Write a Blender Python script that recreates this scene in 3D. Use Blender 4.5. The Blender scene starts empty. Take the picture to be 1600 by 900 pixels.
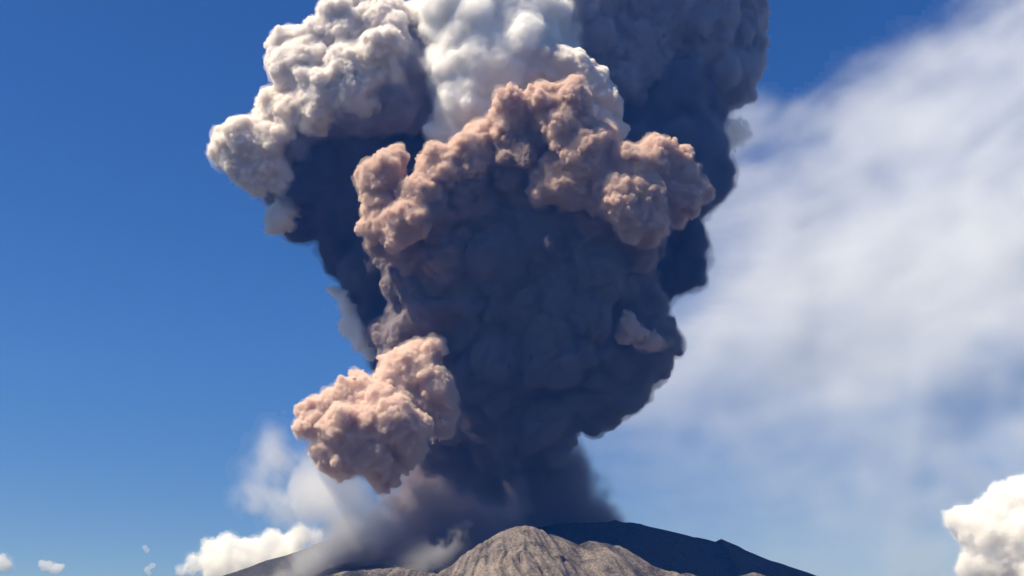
import bpy, bmesh, math, time
import numpy as np
from mathutils import Vector, Matrix
T0 = time.time()
R = math.radians
scene = bpy.context.scene
col = scene.collection

# ------------------------------------------------------------------ camera
W, H, HFOV, TILT = 1600.0, 900.0, R(50), R(20)
F = (W / 2) / math.tan(HFOV / 2)
CAM = np.array((0.0, 0.0, 2.0))
FWD = np.array((0, math.cos(TILT), math.sin(TILT)))
UP = np.array((0, -math.sin(TILT), math.cos(TILT)))
cam_data = bpy.data.cameras.new('camera')
cam = bpy.data.objects.new('camera', cam_data)
col.objects.link(cam)
cam.location = CAM
cam.rotation_euler = (R(90) + TILT, 0, 0)
cam_data.angle = HFOV
cam_data.clip_start = 1.0
cam_data.clip_end = 400000.0
scene.camera = cam

# ------------------------------------------------------------------ sky, sun, exposure
SUN_TO = np.array((-0.52, -0.19, 0.83)); SUN_TO /= np.linalg.norm(SUN_TO)
sun_el = math.asin(SUN_TO[2]); sun_az = math.atan2(SUN_TO[0], SUN_TO[1])
world = bpy.data.worlds.new('World'); scene.world = world; world.use_nodes = True
wn, wl = world.node_tree.nodes, world.node_tree.links
bg = wn['Background']
sky = wn.new('ShaderNodeTexSky'); sky.sky_type = 'NISHITA'; sky.sun_disc = False
sky.sun_elevation = sun_el; sky.sun_rotation = sun_az
sky.altitude = 600; sky.air_density = 1.0; sky.dust_density = 0.45; sky.ozone_density = 3.0
hsv = wn.new('ShaderNodeHueSaturation'); hsv.inputs['Saturation'].default_value = 1.3; hsv.inputs['Hue'].default_value = 0.515
wl.new(sky.outputs[0], hsv.inputs['Color']); wl.new(hsv.outputs[0], bg.inputs[0])
bg.inputs[1].default_value = 0.046
sun_data = bpy.data.lights.new('sun', 'SUN'); sun_data.energy = 5.0; sun_data.angle = R(0.53); sun_data.color = (1.0, 0.91, 0.80)
sun = bpy.data.objects.new('sun', sun_data); col.objects.link(sun)
sun.rotation_euler = Vector(-SUN_TO).to_track_quat('-Z', 'Y').to_euler()
scene.view_settings.view_transform = 'Standard'; scene.view_settings.look = 'None'
scene.view_settings.exposure = 0.82; scene.view_settings.gamma = 1.0
scene.view_settings.use_curve_mapping = False
cy = scene.cycles
cy.use_denoising = True
cy.max_bounces = 32; cy.diffuse_bounces = 4; cy.volume_bounces = 32; cy.transparent_max_bounces = 64
cy.transmission_bounces = 2; cy.glossy_bounces = 1
cy.use_adaptive_sampling = True; cy.adaptive_threshold = 0.015; cy.adaptive_min_samples = 20
cy.sample_clamp_indirect = 10

# ------------------------------------------------------------------ helpers
YP = 12000.0                                   # how far off the vent stands
def ray(px, py):
    d = FWD + ((px - W / 2) / F) * np.array((1, 0, 0)) + ((H / 2 - py) / F) * UP
    return d
def at(px, py, Y):                             # the point of the place seen there, at distance Y
    d = ray(px, py)
    return CAM + d * (Y / d[1])
MPP = YP / (F * math.cos(TILT)) * 0.97          # metres a photograph pixel spans at the plume
def lobe(px, py, r, dep=0.0):
    p = at(px, py, YP - dep * MPP)
    zc = float(np.dot(p - CAM, FWD))
    return np.array((*p, r * zc / F))

def new_mesh(name, V, Fc):
    me = bpy.data.meshes.new(name)
    V = np.asarray(V, dtype=np.float32); Fc = np.asarray(Fc, dtype=np.int32)
    n = Fc.shape[1]
    me.vertices.add(len(V)); me.vertices.foreach_set('co', V.ravel())
    me.loops.add(Fc.size); me.loops.foreach_set('vertex_index', Fc.ravel())
    me.polygons.add(len(Fc)); me.polygons.foreach_set('loop_start', np.arange(0, Fc.size, n, dtype=np.int32))
    me.polygons.foreach_set('loop_total', np.full(len(Fc), n, dtype=np.int32))
    me.update(calc_edges=True); me.validate()
    return me
def link(name, me, mat=None, parent=None, smooth=True):
    o = bpy.data.objects.new(name, me); col.objects.link(o)
    if mat is not None:
        me.materials.clear(); me.materials.append(mat)
    if smooth and len(me.polygons):
        me.polygons.foreach_set('use_smooth', np.ones(len(me.polygons), dtype=bool))
    o.parent = parent
    return o
def tag(o, label=None, cat=None, group=None, kind=None):
    for k, v in (('label', label), ('category', cat), ('group', group), ('kind', kind)):
        if v: o[k] = v
    return o

def ico(sub):
    bm = bmesh.new(); bmesh.ops.create_icosphere(bm, subdivisions=sub, radius=1.0)
    v = np.array([x.co[:] for x in bm.verts]); bm.verts.index_update()
    f = np.array([[x.index for x in p.verts] for p in bm.faces]); bm.free()
    return v, f
ICO = {k: ico(k) for k in (1, 2, 3)}

def spheres_mesh(name, S, sub):
    v, f = ICO[sub]
    V = (v[None] * S[:, 3][:, None, None] + S[:, None, :3]).reshape(-1, 3)
    Fc = (f[None] + (np.arange(len(S)) * len(v))[:, None, None]).reshape(-1, 3)
    return V, Fc

def dirs(rng, n):
    d = rng.normal(size=(n, 3)); return d / np.linalg.norm(d, axis=1, keepdims=True)
def sprout(S, rng, n, rmin, rmax, out):
    """puffs growing on the skin of the spheres S"""
    D = dirs(rng, len(S) * n).reshape(len(S), n, 3)
    r = (rmin + (rmax - rmin) * rng.random((len(S), n)) ** 1.8) * S[:, 3][:, None]
    P = S[:, None, :3] + D * (S[:, 3][:, None] * rng.uniform(out - .12, out + .06, size=(len(S), n)))[..., None]
    C = np.concatenate([P, r[..., None]], -1).reshape(-1, 4)
    # drop the puffs that lie deep inside another lobe
    keep = np.ones(len(C), bool)
    for s in S:
        keep &= ~(np.linalg.norm(C[:, :3] - s[:3], axis=1) + C[:, 3] * .6 < s[3] * .98)
    return C[keep]

# geometry-node billow: rounded cells raised along the normal, in octaves
def billow_tree(name, octaves, fine, seed, warps=(), puff=None):
    g = bpy.data.node_groups.new(name, 'GeometryNodeTree')
    g.interface.new_socket('Geometry', in_out='INPUT', socket_type='NodeSocketGeometry')
    g.interface.new_socket('Geometry', in_out='OUTPUT', socket_type='NodeSocketGeometry')
    N, L = g.nodes, g.links
    gi, go = N.new('NodeGroupInput'), N.new('NodeGroupOutput')
    cur = gi.outputs[0]
    pos = N.new('GeometryNodeInputPosition')
    def math_(op, a, b=None, c=None):
        m = N.new('ShaderNodeMath'); m.operation = op
        for i, x in enumerate((a, b, c)):
            if x is None: continue
            if isinstance(x, (int, float)): m.inputs[i].default_value = x
            else: L.new(x, m.inputs[i])
        return m.outputs[0]
    def vm(op, a, b=None, s=None):
        m = N.new('ShaderNodeVectorMath'); m.operation = op
        L.new(a, m.inputs[0])
        if b is not None:
            if isinstance(b, tuple): m.inputs[1].default_value = b
            else: L.new(b, m.inputs[1])
        if s is not None:
            if isinstance(s, (int, float)): m.inputs['Scale'].default_value = s
            else: L.new(s, m.inputs['Scale'])
        return m.outputs[0]
    def noise(scale, detail, rough, w):
        n = N.new('ShaderNodeTexNoise'); n.noise_dimensions = '3D'
        n.inputs['Scale'].default_value = scale; n.inputs['Detail'].default_value = detail; n.inputs['Roughness'].default_value = rough
        L.new(vm('ADD', pos.outputs[0], (w, w * .37, -w * .71)), n.inputs['Vector'])
        return n
    def push(cur, amount):
        nrm = N.new('GeometryNodeInputNormal')
        sp = N.new('GeometryNodeSetPosition')
        L.new(cur, sp.inputs[0]); L.new(vm('SCALE', nrm.outputs[0], s=amount), sp.inputs['Offset'])
        return sp.outputs[0]
    for k, (cell, amp) in enumerate(warps):           # drift the puffs out of round
        n = noise(1 / cell, 3, .58, seed * 119.0 + k * 53.0)
        sp = N.new('GeometryNodeSetPosition'); L.new(cur, sp.inputs[0])
        L.new(vm('SCALE', vm('SUBTRACT', n.outputs['Color'], (.5, .5, .5)), s=amp), sp.inputs['Offset']); cur = sp.outputs[0]
    for k, (cell, amp) in enumerate(octaves):
        wn_ = noise(1 / (cell * 1.3), 1, .5, seed * 977.0 + k * 311.0)
        warp = vm('SCALE', vm('SUBTRACT', wn_.outputs['Color'], (.5, .5, .5)), s=cell * 1.1)
        p = vm('ADD', vm('ADD', pos.outputs[0], warp), (seed * 531.0 + k * 97.0, 0, 0))
        v = N.new('ShaderNodeTexVoronoi'); v.voronoi_dimensions = '3D'; v.feature = 'F1'
        v.inputs['Scale'].default_value = 1 / cell
        L.new(p, v.inputs['Vector'])
        d = v.outputs['Distance']
        bump = math_('SUBTRACT', .32, math_('MULTIPLY', d, d))
        mod = noise(1 / (cell * 7), 1, .5, seed * 41.0 + k * 13.0)
        mr = N.new('ShaderNodeMapRange'); L.new(mod.outputs[0], mr.inputs[0])
        mr.inputs[1].default_value = .35; mr.inputs[2].default_value = .62; mr.inputs[3].default_value = .25; mr.inputs[4].default_value = 1.35
        cur = push(cur, math_('MULTIPLY', math_('MULTIPLY', bump, amp), mr.outputs[0]))
    if puff:
        grow, cell, amp, k = puff
        n = noise(1 / cell, 3, .62, seed * 17.0 + k * 333.0)
        cur = push(cur, math_('ADD', math_('MULTIPLY', math_('SUBTRACT', n.outputs[0], .5), amp), grow))
    if fine:
        cell, amp = fine
        n = noise(1 / cell, 4, .66, seed * 7.0)
        cur = push(cur, math_('MULTIPLY', math_('SUBTRACT', n.outputs[0], .5), amp))
    L.new(cur, go.inputs[0])
    return g

def bake(o):
    dg = bpy.context.evaluated_depsgraph_get()
    me = bpy.data.meshes.new_from_object(o.evaluated_get(dg))
    old = o.data; o.modifiers.clear(); o.data = me
    bpy.data.meshes.remove(old)
    return o

def billow(name, lobes, seed, mat, parent, vox=2.3, n1=24, n2=9, oct=((24, 6), (12, 9), (6.5, 6)), fine=(12, 24), warp=((70, 34), (24, 22)), k1=(.2, .56), k2=(.2, .5), core=True, label=None, far=None, out=.86, fringe=((1.5, 9, 16, 3.5, 3.4), (5, 20, 34, 12, 5.2))):
    """one billow of smoke: a closed skin filled with scattering smoke, and the dense core that no light gets through"""
    rng = np.random.default_rng(seed)
    S = np.array([lobe(*a) if far is None else lobe_at(*a, far) for a in lobes])
    A = sprout(S, rng, n1, *k1, out) if n1 else S[:0]
    B = sprout(A, rng, n2, *k2, .9) if n2 and n1 else S[:0]
    u = MPP if far is None else far / YP * MPP
    Vs, Fs, off = [], [], 0
    for SS, sub in ((S, 3), (A, 2), (B, 1)):
        if len(SS) == 0: continue
        V, Fc = spheres_mesh(name, SS, sub); Vs.append(V); Fs.append(Fc + off); off += len(V)
    me = new_mesh(name, np.concatenate(Vs), np.concatenate(Fs))
    def skin(nm, par, data, vx, octs, fn, mt, puff=None):
        o = link(nm, data, None, par, False)
        U = lambda q: [(c * u, a * u) for c, a in q]
        def remesh(v):
            m = o.modifiers.new('remesh', 'REMESH'); m.mode = 'VOXEL'; m.voxel_size = v * u; m.use_smooth_shade = True
        def relief(*a):
            o.modifiers.new('relief', 'NODES').node_group = billow_tree(nm + '_relief', *a)
        remesh(vx * 1.15)
        relief(U(octs[:1]), None, seed, U(warp))                        # the large forms ...
        remesh(vx)                                                      # ... as one skin without crossings ...
        relief(U(octs[1:]), (fn[0] * u, fn[1] * u) if fn else None, seed + 50, [], [q * u for q in puff] if puff else None)   # ... and the fine ones on it
        bake(o)
        o.data.materials.clear(); o.data.materials.append(mt)
        o.data.polygons.foreach_set('use_smooth', np.ones(len(o.data.polygons), dtype=bool))
        return o
    raw = me.copy() if fringe else None
    o = skin(name, parent, me, vox, oct, fine, mat)
    for k, (grow, cell, amp, thin, vx) in enumerate(fringe or ()):    # ever thinner smoke round the skin, so that it fades out
        skin('soft_fringe', o, raw.copy(), vx, (), None, thinner(mat, thin), (grow, cell, amp, k))
    if raw: bpy.data.meshes.remove(raw)
    if label: o['label'] = label
    if core:
        L = mat['free_path']
        C = np.concatenate([S, A]); C[:, 3] -= 3.5 * L + 4 * u
        C = C[C[:, 3] > 10 * u]
        if len(C):
            V, Fc = spheres_mesh(name, C, 2)
            c = link('dense_core', new_mesh('dense_core', V, Fc), None, o, False)
            m = c.modifiers.new('r', 'REMESH'); m.mode = 'VOXEL'; m.voxel_size = 9 * u
            bake(c); one_piece(c.data)
            c.data.materials.clear(); c.data.materials.append(mat_core(mat))
    print(name, len(S), len(A), len(B), len(o.data.polygons), round(time.time() - T0, 1))
    return o

def lobe_at(px, py, r, dep, Y):
    p = at(px, py, Y - dep * MPP * Y / YP)
    return np.array((*p, r * float(np.dot(p - CAM, FWD)) / F))

def smoke_mat(name, c, L, g=0.0, soak=0.0):
    """smoke whose light goes L metres, on average, before a grain scatters it"""
    m = bpy.data.materials.new(name); m.use_nodes = True
    nt = m.node_tree; nt.nodes.clear()
    out = nt.nodes.new('ShaderNodeOutputMaterial')
    v = nt.nodes.new('ShaderNodeVolumePrincipled')
    v.inputs['Color'].default_value = (*c, 1); v.inputs['Density'].default_value = 1 / L
    v.inputs['Anisotropy'].default_value = g; v.inputs['Absorption Color'].default_value = (soak, soak, soak, 1)
    nt.links.new(v.outputs[0], out.inputs['Volume'])
    m['free_path'] = float(L); m['tint'] = list(c)
    return m
def one_piece(me):
    n = len(me.vertices); e = np.empty(len(me.edges) * 2, np.int32); me.edges.foreach_get('vertices', e); e = e.reshape(-1, 2)
    lab = np.arange(n)
    while True:
        m = np.minimum(lab[e[:, 0]], lab[e[:, 1]]); new = lab.copy()
        np.minimum.at(new, e[:, 0], m); np.minimum.at(new, e[:, 1], m); new = new[new]
        if (new == lab).all(): break
        lab = new
    u, c = np.unique(lab, return_counts=True)
    if len(u) > 1:
        bm = bmesh.new(); bm.from_mesh(me); bm.verts.ensure_lookup_table()
        bmesh.ops.delete(bm, geom=[bm.verts[i] for i in np.nonzero(lab != u[c.argmax()])[0]], context='VERTS')
        bm.to_mesh(me); bm.free()
THIN = {}
def thinner(mat, k):
    key = (mat.name, k)
    if key not in THIN:
        THIN[key] = smoke_mat(mat.name + '_thin', mat['tint'], mat['free_path'] * k)
    return THIN[key]
CORES = {}
def mat_core(mat):
    if mat.name not in CORES:
        m = bpy.data.materials.new(mat.name + '_core'); m.use_nodes = True
        b = m.node_tree.nodes['Principled BSDF']
        b.inputs['Base Color'].default_value = (*[x ** 2 * .6 for x in mat['tint']], 1)
        b.inputs['Roughness'].default_value = 1; b.inputs['Specular IOR Level'].default_value = 0
        CORES[mat.name] = m
    return CORES[mat.name]

# smooth lattice noise for terrain and veils
def vnoise(x, y, seed):
    rng = np.random.default_rng(seed); G = rng.random((256, 256))
    xi, yi = np.floor(x).astype(int), np.floor(y).astype(int); fx, fy = x - xi, y - yi
    fx = fx * fx * fx * (fx * (fx * 6 - 15) + 10); fy = fy * fy * fy * (fy * (fy * 6 - 15) + 10)
    g = lambda a, b: G[a % 256, b % 256]
    return (g(xi, yi) * (1 - fx) + g(xi + 1, yi) * fx) * (1 - fy) + (g(xi, yi + 1) * (1 - fx) + g(xi + 1, yi + 1) * fx) * fy
def fbm(x, y, seed, octs=5, gain=.5):
    s, a, t = 0, 1.0, 0
    for k in range(octs):
        c, q = math.cos(k * 1.1), math.sin(k * 1.1)
        s = s + a * vnoise((x * c - y * q) * 2 ** k, (x * q + y * c) * 2 ** k, seed + k); t += a; a *= gain
    return s / t
def grid_faces(nu, nv, off=0, flip=False):
    a = (np.arange(nu - 1)[:, None] * nv + np.arange(nv - 1)[None]).ravel() + off
    f = np.stack([a, a + nv, a + nv + 1, a + 1], -1)
    return f[:, ::-1] if flip else f


# ================================================================== the ground and the volcano
def rock_mat(name, a, b, c, scale):
    m = bpy.data.materials.new(name); m.use_nodes = True
    nt = m.node_tree; N, L = nt.nodes, nt.links
    p = N['Principled BSDF']; p.inputs['Roughness'].default_value = .95; p.inputs['Specular IOR Level'].default_value = .1
    tc = N.new('ShaderNodeTexCoord')
    n1 = N.new('ShaderNodeTexNoise'); n1.inputs['Scale'].default_value = scale; n1.inputs['Detail'].default_value = 8; n1.inputs['Roughness'].default_value = .65
    n2 = N.new('ShaderNodeTexNoise'); n2.inputs['Scale'].default_value = scale * 9; n2.inputs['Detail'].default_value = 5; n2.inputs['Roughness'].default_value = .7
    L.new(tc.outputs['Object'], n1.inputs['Vector']); L.new(tc.outputs['Object'], n2.inputs['Vector'])
    r = N.new('ShaderNodeValToRGB'); L.new(n1.outputs[0], r.inputs[0])
    r.color_ramp.elements[0].position = .36; r.color_ramp.elements[0].color = (*a, 1)
    r.color_ramp.elements[1].position = .66; r.color_ramp.elements[1].color = (*c, 1)
    e = r.color_ramp.elements.new(.48); e.color = (*b, 1)
    mx = N.new('ShaderNodeMixRGB'); mx.blend_type = 'MULTIPLY'; mx.inputs[0].default_value = .75
    r2 = N.new('ShaderNodeValToRGB'); L.new(n2.outputs[0], r2.inputs[0])
    r2.color_ramp.elements[0].position = .38; r2.color_ramp.elements[0].color = (.2, .2, .21, 1)
    r2.color_ramp.elements[1].position = .6
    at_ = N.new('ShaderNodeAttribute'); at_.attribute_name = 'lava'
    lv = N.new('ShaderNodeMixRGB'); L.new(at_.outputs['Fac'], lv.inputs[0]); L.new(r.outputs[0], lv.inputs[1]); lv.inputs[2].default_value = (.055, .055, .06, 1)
    L.new(lv.outputs[0], mx.inputs[1]); L.new(r2.outputs[0], mx.inputs[2]); L.new(mx.outputs[0], p.inputs['Base Color'])
    bp = N.new('ShaderNodeBump'); bp.inputs['Strength'].default_value = .9; bp.inputs['Distance'].default_value = 22
    L.new(n2.outputs[0], bp.inputs['Height']); L.new(bp.outputs[0], p.inputs['Normal'])
    return m
ROCK = rock_mat('volcanic_ash_rock', (.07, .061, .057), (.21, .177, .156), (.29, .245, .215), .0045)
SOIL = rock_mat('lowland_woods', (.02, .032, .016), (.035, .042, .022), (.06, .055, .04), .0004)

gx = np.concatenate([-np.geomspace(60000, 200, 40), [0], np.geomspace(200, 60000, 40)])
GX, GY = np.meshgrid(gx, gx, indexing='ij')
GZ = 60 * (fbm(GX / 9000 + 50, GY / 9000 + 50, 5) - .5) * np.clip(np.hypot(GX, GY) / 3000 - .3, 0, 1)
g_ = link('ground', new_mesh('ground', np.stack([GX, GY, GZ], -1).reshape(-1, 3), grid_faces(81, 81, 0, False)), SOIL)
tag(g_, 'dry lowland plain spreading out below the volcano', 'ground', kind='structure')

def sstep_(a, b, x):
    t = np.clip((x - a) / (b - a), 0, 1); return t * t * (3 - 2 * t)
YB, YF = YP + 1300, YP - 1500
def profile(pts, Y):
    P = np.array([at(px, py, Y) for px, py in pts])
    return P[:, 0], P[:, 2]
bx, bz = profile([(-60,985),(100,955),(200,935),(300,912),(340,900),(400,881),(450,866),(500,846),(560,826),(620,814),(700,812),(760,818),(830,822),(870,819.5),(920,818.5),(948,817.5),(958,814),(968,817.5),(1000,819),(1030,826),(1060,833),(1100,843),(1116,847.5),(1125,843),(1140,848.5),(1200,874),(1275,900),(1340,920),(1450,950),(1700,1000)], YB)
fx_, fz_ = profile([(200,980),(380,930),(500,899),(560,889),(620,886),(655,890),(684,897),(715,872),(755,846),(790,828.5),(806,823.5),(820,822.3),(836,825),(856,833),(880,839),(903,848),(922,844),(950,845.5),(972,855),(995,868),(1020,883),(1045,893),(1075,893),(1110,905),(1150,900),(1180,893),(1215,906),(1300,930),(1500,990)], YF)
nu, nv = 420, 291
ux = np.concatenate([np.linspace(-6200, -1700, 61)[:-1], np.linspace(-1700, 2700, 300), np.linspace(2700, 6400, 61)[1:]]); vy = np.concatenate([np.linspace(6500, 9300, 31)[:-1], np.linspace(9300, 11000, 181), np.linspace(11000, 13600, 51)[1:], np.linspace(13600, 19000, 31)[1:]])
X, Y = np.meshgrid(ux, vy, indexing='ij')
w1 = fbm(X / 900, Y / 900, 31, 4) - .5; w2 = fbm(X / 900 + 40, Y / 900, 32, 4) - .5
def side(px_, pz_, Yc, s0, soft, seed):
    dy = Y - Yc + 500 * w1
    d = np.sqrt(dy * dy + soft * soft) - soft
    xs = X + 90 * w2 * np.clip(d / 300, 0, 1)
    hz = np.interp(xs, px_, pz_)
    return hz - s0 * d * (1 - .00004 * np.clip(d, 0, 6000))
back = side(bx, bz, YB, .50, 40, 1)
front = side(fx_, fz_, YF, .58, 25, 2)
pk = at(818, 822.5, YF)
ang = np.arctan2(Y - pk[1] - 900, X - pk[0] + 350) * 2.2; rad = np.hypot(X - pk[0], Y - pk[1])
rid = np.abs(2 * fbm(ang * 4.5 + 2.2 * w1 + 1.5 * w2 + rad / 1200 + 20, rad / 1100, 71, 3, .5) - 1)          # 0 along the bed of a gully
rid2 = np.abs(2 * fbm(ang * 11 + w1 * 6 + w2 * 4 + 60, rad / 300, 75, 3) - 1)
Z = np.maximum(back, front)
face = np.clip((YF + 60 - Y) / 200, 0, 1)
cut = 62 * (1 - np.clip(rid / .30, 0, 1)) ** 1.5 * np.clip(rad / 420, .05, 1) + 20 * (1 - np.clip(rid2 / .35, 0, 1)) * np.clip(rad / 300, .1, 1)
Z = Z - cut * (.12 + .88 * face)
Z = Z + 34 * (fbm(X / 260, Y / 260, 91, 5, .55) - .5) * np.clip(np.abs(Y - YB) / 200, .15, 1)
Z = np.maximum(Z, -30)
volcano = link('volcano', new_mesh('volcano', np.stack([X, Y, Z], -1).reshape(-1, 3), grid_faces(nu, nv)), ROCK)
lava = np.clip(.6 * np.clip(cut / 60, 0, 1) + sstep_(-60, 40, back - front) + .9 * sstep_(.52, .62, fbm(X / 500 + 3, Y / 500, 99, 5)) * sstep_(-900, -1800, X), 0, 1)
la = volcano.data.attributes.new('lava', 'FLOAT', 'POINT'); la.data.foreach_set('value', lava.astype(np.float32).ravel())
tag(volcano, 'ash covered volcano ridge with gullied sunlit front slope and dark shaded back ridge', 'volcano', kind='structure')

# ================================================================== the eruption plume
WHITE = smoke_mat('steam_white', (.95, .928, .91), 22)
CREAM = smoke_mat('steam_cream', (.955, .925, .895), 26)
GREYW = smoke_mat('ash_pale', (.70, .67, .70), 34)
SHADE_ASH = smoke_mat('ash_shade', (.27, .25, .29), 50)  # smoke darkened in colour so that the flank reads as shaded
DARK = smoke_mat('ash_dark', (.50, .445, .465), 20)
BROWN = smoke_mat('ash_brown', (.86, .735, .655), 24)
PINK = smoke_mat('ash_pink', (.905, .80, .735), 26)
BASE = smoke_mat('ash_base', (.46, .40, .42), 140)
plume = bpy.data.objects.new('eruption_plume', None); col.objects.link(plume)
plume.location = (0, 0, 0)
tag(plume, 'towering eruption plume of white, brown and dark ash billows over the volcano', 'ash plume')

SOFT = ((3, 15, 26, 2.8, 4.8), (9, 26, 50, 8, 6.8))
DUST = ((1.5, 8, 18, 4, 3.3), (5, 18, 34, 14, 5.0))
MID = ((1.5, 10, 20, 5, 4.4), (5, 20, 38, 16, 6.4))
billow('white_billow', [(455,72,30,40),(435,90,16,40),(485,105,50,50),(540,50,48,60),(525,20,24,55),(600,45,50,70),(575,10,38,60),(645,45,34,60),(555,115,50,75),(605,95,48,85),(500,150,42,60),(560,145,36,85),(620,130,24,85)], 1, WHITE, plume, label='white cauliflower steam billow lit by the sun')
billow('cream_billow', [(430,165,28,30),(420,190,24,30),(380,232,40,30),(348,235,16,30),(350,215,14,30),(415,230,40,30),(462,175,36,45),(425,270,36,15),(400,265,30,20),(436,342,20,15),(446,325,18,10),(495,175,30,60)], 12, CREAM, plume, label='cream billow bulging out over clear sky')
billow('left_flank', [(570,235,85,-60),(500,290,70,-35),(470,320,36,-25),(580,320,88,-80),(540,375,40,-60),(600,415,76,-85),(650,320,90,-80),(625,500,60,-80),(640,560,50,-80),(655,200,62,-60),(650,110,40,-20)], 2, SHADE_ASH, plume, 4.2, oct=((30, 6), (12, 3)), fine=(18, 12), fringe=SOFT, label='dark blue flank below the white billow, its shade put into the colour')
SHADE_MAUVE = smoke_mat('mauve_shade', (.60, .57, .605), 55)  # purple grey shade among the white billows, built as a darker smoke
billow('mauve_shade_billow', [(460,225,30,20),(510,195,36,25),(565,178,40,45),(618,160,42,60),(652,120,34,72),(662,75,26,72),(645,165,34,50),(450,290,30,-5)], 28, SHADE_MAUVE, plume, 3.2, fringe=SOFT, label='mauve grey billow added for the shade between the white billows')
billow('white_crown', [(720,45,70,60),(790,45,85,40),(760,115,78,70),(706,125,44,75),(850,50,80,-10),(728,170,48,80),(708,205,30,70),(740,-30,80,40),(692,80,34,60)], 3, smoke_mat('steam_bright', (.992, .988, .982), 42), plume, 3.5, oct=((26, 5), (11, 5)), fringe=SOFT, label='brilliant white steam crown')
billow('grey_crown', [(915,15,78,-25),(1010,40,95,-100),(960,105,66,-60),(900,75,55,-20),(880,35,50,10),(1090,55,80,-120),(1145,45,50,-120),(1170,20,30,-120),(1160,95,30,-120),(1110,110,60,-120)], 4, GREYW, plume, 3.6, oct=((26, 6), (13, 8)), fine=(18, 26), fringe=MID, label='lavender grey shaded crown')
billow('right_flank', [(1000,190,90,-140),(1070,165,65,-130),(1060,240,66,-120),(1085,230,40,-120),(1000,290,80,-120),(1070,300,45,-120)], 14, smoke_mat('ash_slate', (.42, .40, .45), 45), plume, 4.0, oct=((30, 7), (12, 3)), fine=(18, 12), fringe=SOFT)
billow('upper_crown', [(910,-115,105,-20),(1020,-110,120,-40),(1120,-90,100,-60),(960,-240,130,-20),(1080,-250,130,-40),(870,-230,90,0)], 15, GREYW, plume, vox=8, n2=0, fine=None, fringe=None)
billow('steam_cauliflower', [(795,118,36,80),(835,108,42,85),(850,80,22,75),(880,110,38,85),(915,140,40,80),(905,105,25,75),(945,165,28,70),(930,205,42,60),(955,200,24,60),(900,190,50,60)], 5, WHITE, plume, n1=22, oct=((18, 8), (9, 4), (5, 2)), fine=(10, 6), warp=((70, 26), (24, 12)), fringe=((1, 10, 10, 3, 2.6),), label='crisp white cauliflower puffs behind the top brown billow')
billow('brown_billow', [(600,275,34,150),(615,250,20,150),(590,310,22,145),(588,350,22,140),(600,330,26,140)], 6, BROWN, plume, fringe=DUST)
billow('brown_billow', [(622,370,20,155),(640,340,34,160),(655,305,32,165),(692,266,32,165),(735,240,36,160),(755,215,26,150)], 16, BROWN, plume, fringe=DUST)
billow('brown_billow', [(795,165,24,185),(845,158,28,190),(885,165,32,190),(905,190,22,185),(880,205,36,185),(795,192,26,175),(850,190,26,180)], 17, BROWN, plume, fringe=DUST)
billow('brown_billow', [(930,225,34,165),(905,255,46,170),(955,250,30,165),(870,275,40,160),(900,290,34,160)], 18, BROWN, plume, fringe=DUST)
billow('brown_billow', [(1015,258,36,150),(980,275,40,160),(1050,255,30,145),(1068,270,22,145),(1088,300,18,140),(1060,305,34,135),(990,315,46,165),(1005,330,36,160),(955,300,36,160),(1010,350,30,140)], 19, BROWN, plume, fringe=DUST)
BROWN_SHADE = smoke_mat('ash_brown_shade', (.64, .54, .505), 24)  # the brown ash again, tinted darker where its crests shade it
billow('brown_shade_billow', [(790,295,56,90),(760,345,66,70),(715,325,48,90),(850,320,60,85),(830,380,78,40),(920,350,58,70),(910,400,68,35),(690,395,58,60),(645,390,32,90),(980,375,48,78),(775,260,40,110),(600,375,24,100),(815,245,44,142),(850,230,36,142),(725,295,42,125),(672,335,36,130)], 27, BROWN_SHADE, plume, 3.1, fringe=MID, out=1.04, k1=(.24, .5), n1=24, n2=10, oct=((24, 10), (12, 10), (7, 5)), label='brown smoke under the lit crests, coloured darker for its shade')
billow('dark_billow', [(700,440,60,45),(780,430,90,30),(870,440,95,30),(940,430,70,35),(640,440,40,30),(900,500,85,0),(980,400,50,30)], 7, DARK, plume, 3.4, fringe=MID, out=1.04, k1=(.24, .5), n1=24, n2=10, oct=((24, 10), (12, 10), (7, 5)), label='dark shaded core of the plume')
billow('shaded_lobe', [(1040,385,50,-40),(1060,420,36,-45),(1030,435,36,-40),(1000,400,50,-40),(1065,385,30,-40)], 20, SHADE_ASH, plume, 3.2, oct=((30, 6), (12, 3)), fine=(18, 12), fringe=SOFT)
billow('ash_column', [(715,495,64,10),(665,535,46,5),(630,525,38,-10),(660,480,36,5),(800,550,88,-10),(880,545,86,-10),(740,590,58,-35),(780,640,66,-55),(820,635,70,-55),(850,660,50,-55),(700,640,50,-40)], 21, DARK, plume, 3.3, fringe=MID, out=1.04, k1=(.24, .5), n1=24, n2=10, oct=((24, 10), (12, 10), (7, 5)), label='dark ash column rising from the vent')
billow('right_lobe', [(955,510,52,15),(1000,505,34,30),(1015,490,24,30),(1000,545,42,25),(1015,560,26,20),(940,590,56,-15),(960,600,40,-15),(905,630,38,-30),(888,655,20,-35),(985,470,30,20)], 22, DARK, plume, 3.0, fringe=SOFT, out=1.04, k1=(.24, .5), n1=24, n2=10, oct=((24, 10), (12, 10), (7, 5)), label='dark lobe overhanging the column')
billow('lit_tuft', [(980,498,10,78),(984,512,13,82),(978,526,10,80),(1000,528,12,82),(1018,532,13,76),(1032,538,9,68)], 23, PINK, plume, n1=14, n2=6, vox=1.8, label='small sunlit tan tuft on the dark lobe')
billow('pink_billow', [(505,655,32,110),(545,635,38,115),(560,665,50,120),(605,660,46,130),(645,665,26,130),(520,695,32,115),(575,705,38,110),(548,735,14,118),(480,672,12,110),(530,720,26,112),(630,700,30,90),(600,735,26,80)], 8, PINK, plume, fringe=DUST)
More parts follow.
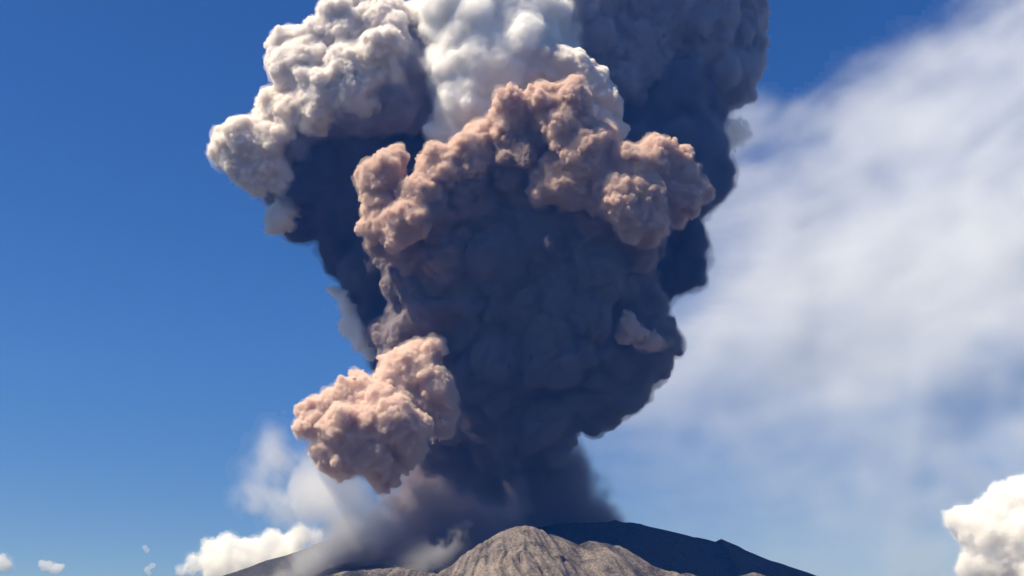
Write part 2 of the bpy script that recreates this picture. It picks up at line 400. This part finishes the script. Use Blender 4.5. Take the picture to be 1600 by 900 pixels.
billow('pink_billow', [(640,590,42,100),(655,565,32,100),(675,600,30,105),(600,615,28,100),(560,605,20,90),(690,620,18,100),(625,630,35,110),(690,650,30,80)], 24, PINK, plume, fringe=DUST)
billow('pale_wisp', [(522,456,10,-40),(534,464,9,-40),(541,488,12,-40),(545,510,16,-40),(558,527,13,-40),(572,545,9,-40),(580,558,7,-40)], 26, smoke_mat('steam_wisp', (.985,.985,.985), 34), plume, vox=1.6, label='thin white wisps along the flank edge')

# ------------------------------------------------------------------ drifting smoke: closed hulls, thick where the smoke is dense
def sstep(a, b, x):
    t = np.clip((x - a) / (b - a), 0, 1); return t * t * (3 - 2 * t)
def blob(px, py, cx, cy_, rx, ry, rot=0.0):
    c, q = math.cos(R(rot)), math.sin(R(rot)); u, v = (px - cx) * c + (py - cy_) * q, -(px - cx) * q + (py - cy_) * c
    return np.exp(-(u / rx) ** 2 - (v / ry) ** 2)
def hull(name, box, step, Yc, mat, fn, parent=None, wander=300.0, seed=1, lean=0.0):
    """fn gives how many free paths of smoke lie at each place; the hull is that thick"""
    x0, x1, y0, y1 = box
    px, py = np.meshgrid(np.arange(x0, x1 + step, step, dtype=float), np.arange(y0, y1 + step, step, dtype=float), indexing='ij')
    tau = fn(px, py)
    tau[0] = tau[-1] = 0; tau[:, 0] = tau[:, -1] = 0
    tau = np.maximum(tau - .02, 0)
    t = np.maximum(tau * mat['free_path'] * .5, 5.0)
    d = FWD[None, None] + ((px - W / 2) / F)[..., None] * np.array((1, 0, 0)) + ((H / 2 - py) / F)[..., None] * UP
    Yg = Yc + wander * (fbm(px / 170 + 9, py / 170 + 3, seed + 400, 3) - .5) + lean * (y1 - py) * MPP
    P = CAM + d * (Yg[..., None] / d[..., 1:2])
    A, B = P.copy(), P.copy(); A[..., 1] -= t; B[..., 1] += t
    nu, nv = px.shape; n = nu * nv
    on = (tau > 0).ravel()
    f = grid_faces(nu, nv, 0, True)
    f = f[on[f].any(axis=1)]
    e = np.stack([f, np.roll(f, -1, 1)], -1).reshape(-1, 2)
    key = np.sort(e, 1); key = key[:, 0] * n + key[:, 1]
    _, first, cnt = np.unique(key, return_index=True, return_counts=True)
    e = e[first[cnt == 1]]                                          # the rim, closed by a low wall
    Fc = np.concatenate([f, f[:, ::-1] + n, np.stack([e[:, 1], e[:, 0], e[:, 0] + n, e[:, 1] + n], -1)]); V = np.concatenate([A.reshape(-1, 3), B.reshape(-1, 3)])
    used = np.unique(Fc); remap = np.zeros(2 * n, int); remap[used] = np.arange(len(used))
    me = new_mesh(name, V[used], remap[Fc])
    o = link(name, me, mat, parent)
    print(name, len(me.polygons), round(float(tau.max()), 2), round(time.time() - T0, 1))
    return o

# foot of the column, soft at both edges
def foot(px, py):
    nz = fbm(px / 60 + 4, py / 75 + 8, 210, 5, .55) - .5
    n2 = fbm(px / 160, py / 160 + 3, 230, 3) - .5
    l = np.interp(py, [600, 680, 760, 830, 900], [640, 640, 600, 575, 560]) + 90 * n2
    r = np.interp(py, [600, 670, 720, 780, 815, 900], [900, 900, 925, 945, 985, 1000]) + 70 * n2
    e = sstep(0, 95, px - l + 60 * nz) * sstep(0, 80, r - px + 60 * nz)
    return e * (7 + 7 * nz) * sstep(590, 660, py)
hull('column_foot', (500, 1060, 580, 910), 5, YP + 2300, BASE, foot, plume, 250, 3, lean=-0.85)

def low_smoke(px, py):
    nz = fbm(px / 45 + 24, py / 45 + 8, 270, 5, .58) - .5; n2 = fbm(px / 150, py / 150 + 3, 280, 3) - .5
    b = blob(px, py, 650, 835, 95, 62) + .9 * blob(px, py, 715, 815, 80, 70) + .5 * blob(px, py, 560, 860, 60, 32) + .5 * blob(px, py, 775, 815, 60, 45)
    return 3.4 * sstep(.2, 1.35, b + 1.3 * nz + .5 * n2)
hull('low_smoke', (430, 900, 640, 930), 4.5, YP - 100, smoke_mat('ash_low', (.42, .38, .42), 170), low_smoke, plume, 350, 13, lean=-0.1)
STEAM = smoke_mat('steam_thin', (.99, .99, .99), 500)
def steam(px, py):
    nz = fbm(px / 55 + 14, py / 55 + 2, 310, 5, .55); n2 = fbm(px / 150 + 1, py / 150, 320, 3)
    b = blob(px, py, 470, 770, 75, 55) + .8 * blob(px, py, 545, 785, 60, 50) + .55 * blob(px, py, 425, 700, 22, 32) + .7 * blob(px, py, 500, 865, 110, 22, -32) + .45 * blob(px, py, 590, 830, 50, 40) + .3 * blob(px, py, 385, 790, 40, 25)
    return 1.25 * b * sstep(.28, .66, nz * .6 + n2 * .25 + b * .22)
st = hull('drifting_steam', (320, 690, 640, 930), 3.5, YP - 500, STEAM, steam, None, 500, 5)
tag(st, 'thin bluish white steam drifting at the left foot of the dark column', 'steam', kind='stuff')
def steam2(px, py):
    nz = fbm(px / 30 + 14, py / 40 + 2, 340, 5, .6)
    return .32 * (blob(px, py, 660, 880, 50, 24, -35) + .8 * blob(px, py, 700, 850, 30, 16, -40)) * sstep(.38, .62, nz)
st = hull('crater_steam', (580, 780, 800, 930), 3, YP - 1300, STEAM, steam2, None, 200, 6)
tag(st, 'small pale steam wisps beside the sunlit ridge below the dark column', 'steam', kind='stuff')

VEIL = smoke_mat('smoke_veil', (.90, .925, .95), 900)
def veil(px, py):
    xl = np.interp(py, [-200, -60, 0, 60, 130, 180, 300, 450, 560, 640, 900], [1640, 1480, 1370, 1260, 1140, 980, 900, 870, 840, 800, 760])
    a = R(-8); u = px * math.cos(a) + py * math.sin(a); v = -px * math.sin(a) + py * math.cos(a) + .35 * (px - 1200) * sstep(650, 0, py) + 60 * (fbm(px / 240, py / 240, 505, 3) - .5)
    n1 = fbm(u / 310 + 2, v / 160 + 7, 510, 6, .54); n2 = fbm(px / 300 + 5, py / 300, 520, 3); n3 = fbm(u / 110, v / 30 + 3, 530, 5, .55)
    e = sstep(-30, 280, px - xl + 260 * (n1 - .5) + 160 * (n2 - .5) + 70 * (n3 - .5))
    vv = np.interp(py, [-200, 0, 200, 400, 560, 640, 740, 830, 930], [.75, .9, 1.18, 1.22, 1.1, .62, .42, .34, .38]) * (1 - sstep(560, 720, py) * (1 - sstep(900, 1480, px)) * .55)
    return 1.05 * e * vv * np.maximum(.55 + .75 * (n1 - .5) + .6 * n2 + .4 * (n3 - .5), 0)
ve = hull('smoke_veil', (760, 1960, -240, 960), 8, YP + 3800, VEIL, veil, None, 1400, 7, lean=1.0)
tag(ve, 'broad thin white veil of smoke spread across the sky beside the plume', 'smoke', kind='stuff')

# ================================================================== clouds
CLOUD = smoke_mat('cloud_white', (.965, .96, .955), 85)
CLOUDS = smoke_mat('cloud_soft', (.99, .985, .97), 170)
def cloud(name, lobes, seed, label, Y, mat=CLOUD, **k):
    o = billow(name, lobes, seed, mat, None, far=Y, **k)
    return tag(o, label, 'cloud')
cloud('cumulus_cloud', [(1492,808,16,0),(1515,820,24,0),(1545,815,24,0),(1560,790,24,0),(1585,785,28,0),(1610,790,40,0),(1530,850,26,0),(1575,840,42,0),(1550,885,36,0),(1600,890,50,0),(1640,830,60,0),(1515,885,20,0)], 41, 'bright white cumulus cloud at the edge beyond the dark slope', YP - 2500, vox=2.2)
cloud('cumulus_cloud', [(330,862,20,0),(360,850,20,0),(395,855,22,0),(430,850,20,0),(465,843,18,0),(490,838,12,0),(305,885,14,0),(350,885,26,0),(400,885,30,0),(450,870,26,0),(285,893,8,0)], 42, 'cream cumulus bank rising behind the volcano slope below the steam', YP + 2500, CLOUDS, vox=2.2)
cloud('small_cloud', [(2,876,9,0),(8,884,10,0),(-8,884,10,0)], 43, 'tiny white cloud cut by the picture edge', YP + 2500, CLOUDS, vox=1.3, n2=4, fine=None, oct=((12, 2),), warp=((20, 6),))
cloud('small_cloud', [(66,880,6,0),(74,884,8,0),(90,888,8,0),(82,890,7,0),(97,884,4,0)], 44, 'small white cloud low in the clear blue sky, larger of the lone pair', YP + 2500, CLOUDS, vox=1.3, n2=4, fine=None, oct=((12, 2),), warp=((20, 6),))
cloud('small_cloud', [(226,855,4,0),(230,860,4,0)], 45, 'tiny faint cloud speck above the cream cloud bank', YP + 2500, CLOUDS, vox=1.0, n2=0, fine=None, oct=((8, 1),), warp=(), fringe=None)
cloud('small_cloud', [(238,884,5,0),(230,890,5,0),(233,896,4,0)], 46, 'faint cloud tuft just beside the low end of the cream cloud bank', YP + 2500, CLOUDS, vox=1.0, n2=0, fine=None, oct=((8, 1),), warp=(), fringe=None)
CREAMC = smoke_mat('cloud_cream', (.985, .955, .90), 190)
cloud('cream_cloud', [(1135,205,14,0),(1150,198,14,0),(1160,206,12,0),(1140,222,14,0),(1128,190,8,0)], 47, 'small cream lit cloud peeking out beside the upper right flank of the plume', YP + 1500, CREAMC, vox=1.8)

# ================================================================== the air between
hz = bpy.data.meshes.new('haze')
bm = bmesh.new(); bmesh.ops.create_cube(bm, size=1.0)
for v in bm.verts: v.co = Vector((v.co.x * 124000, v.co.y * 124000, (v.co.z + .5) * 18600 - 200))
bm.to_mesh(hz); bm.free()
HAZE = smoke_mat('air', (.03, .22, 1.0), 140000, 0.0, 1.0)
ho = link('haze', hz, HAZE, None, False)
tag(ho, 'thin blue air between the viewer and the volcano', 'haze', kind='stuff')
print('script', time.time() - T0)
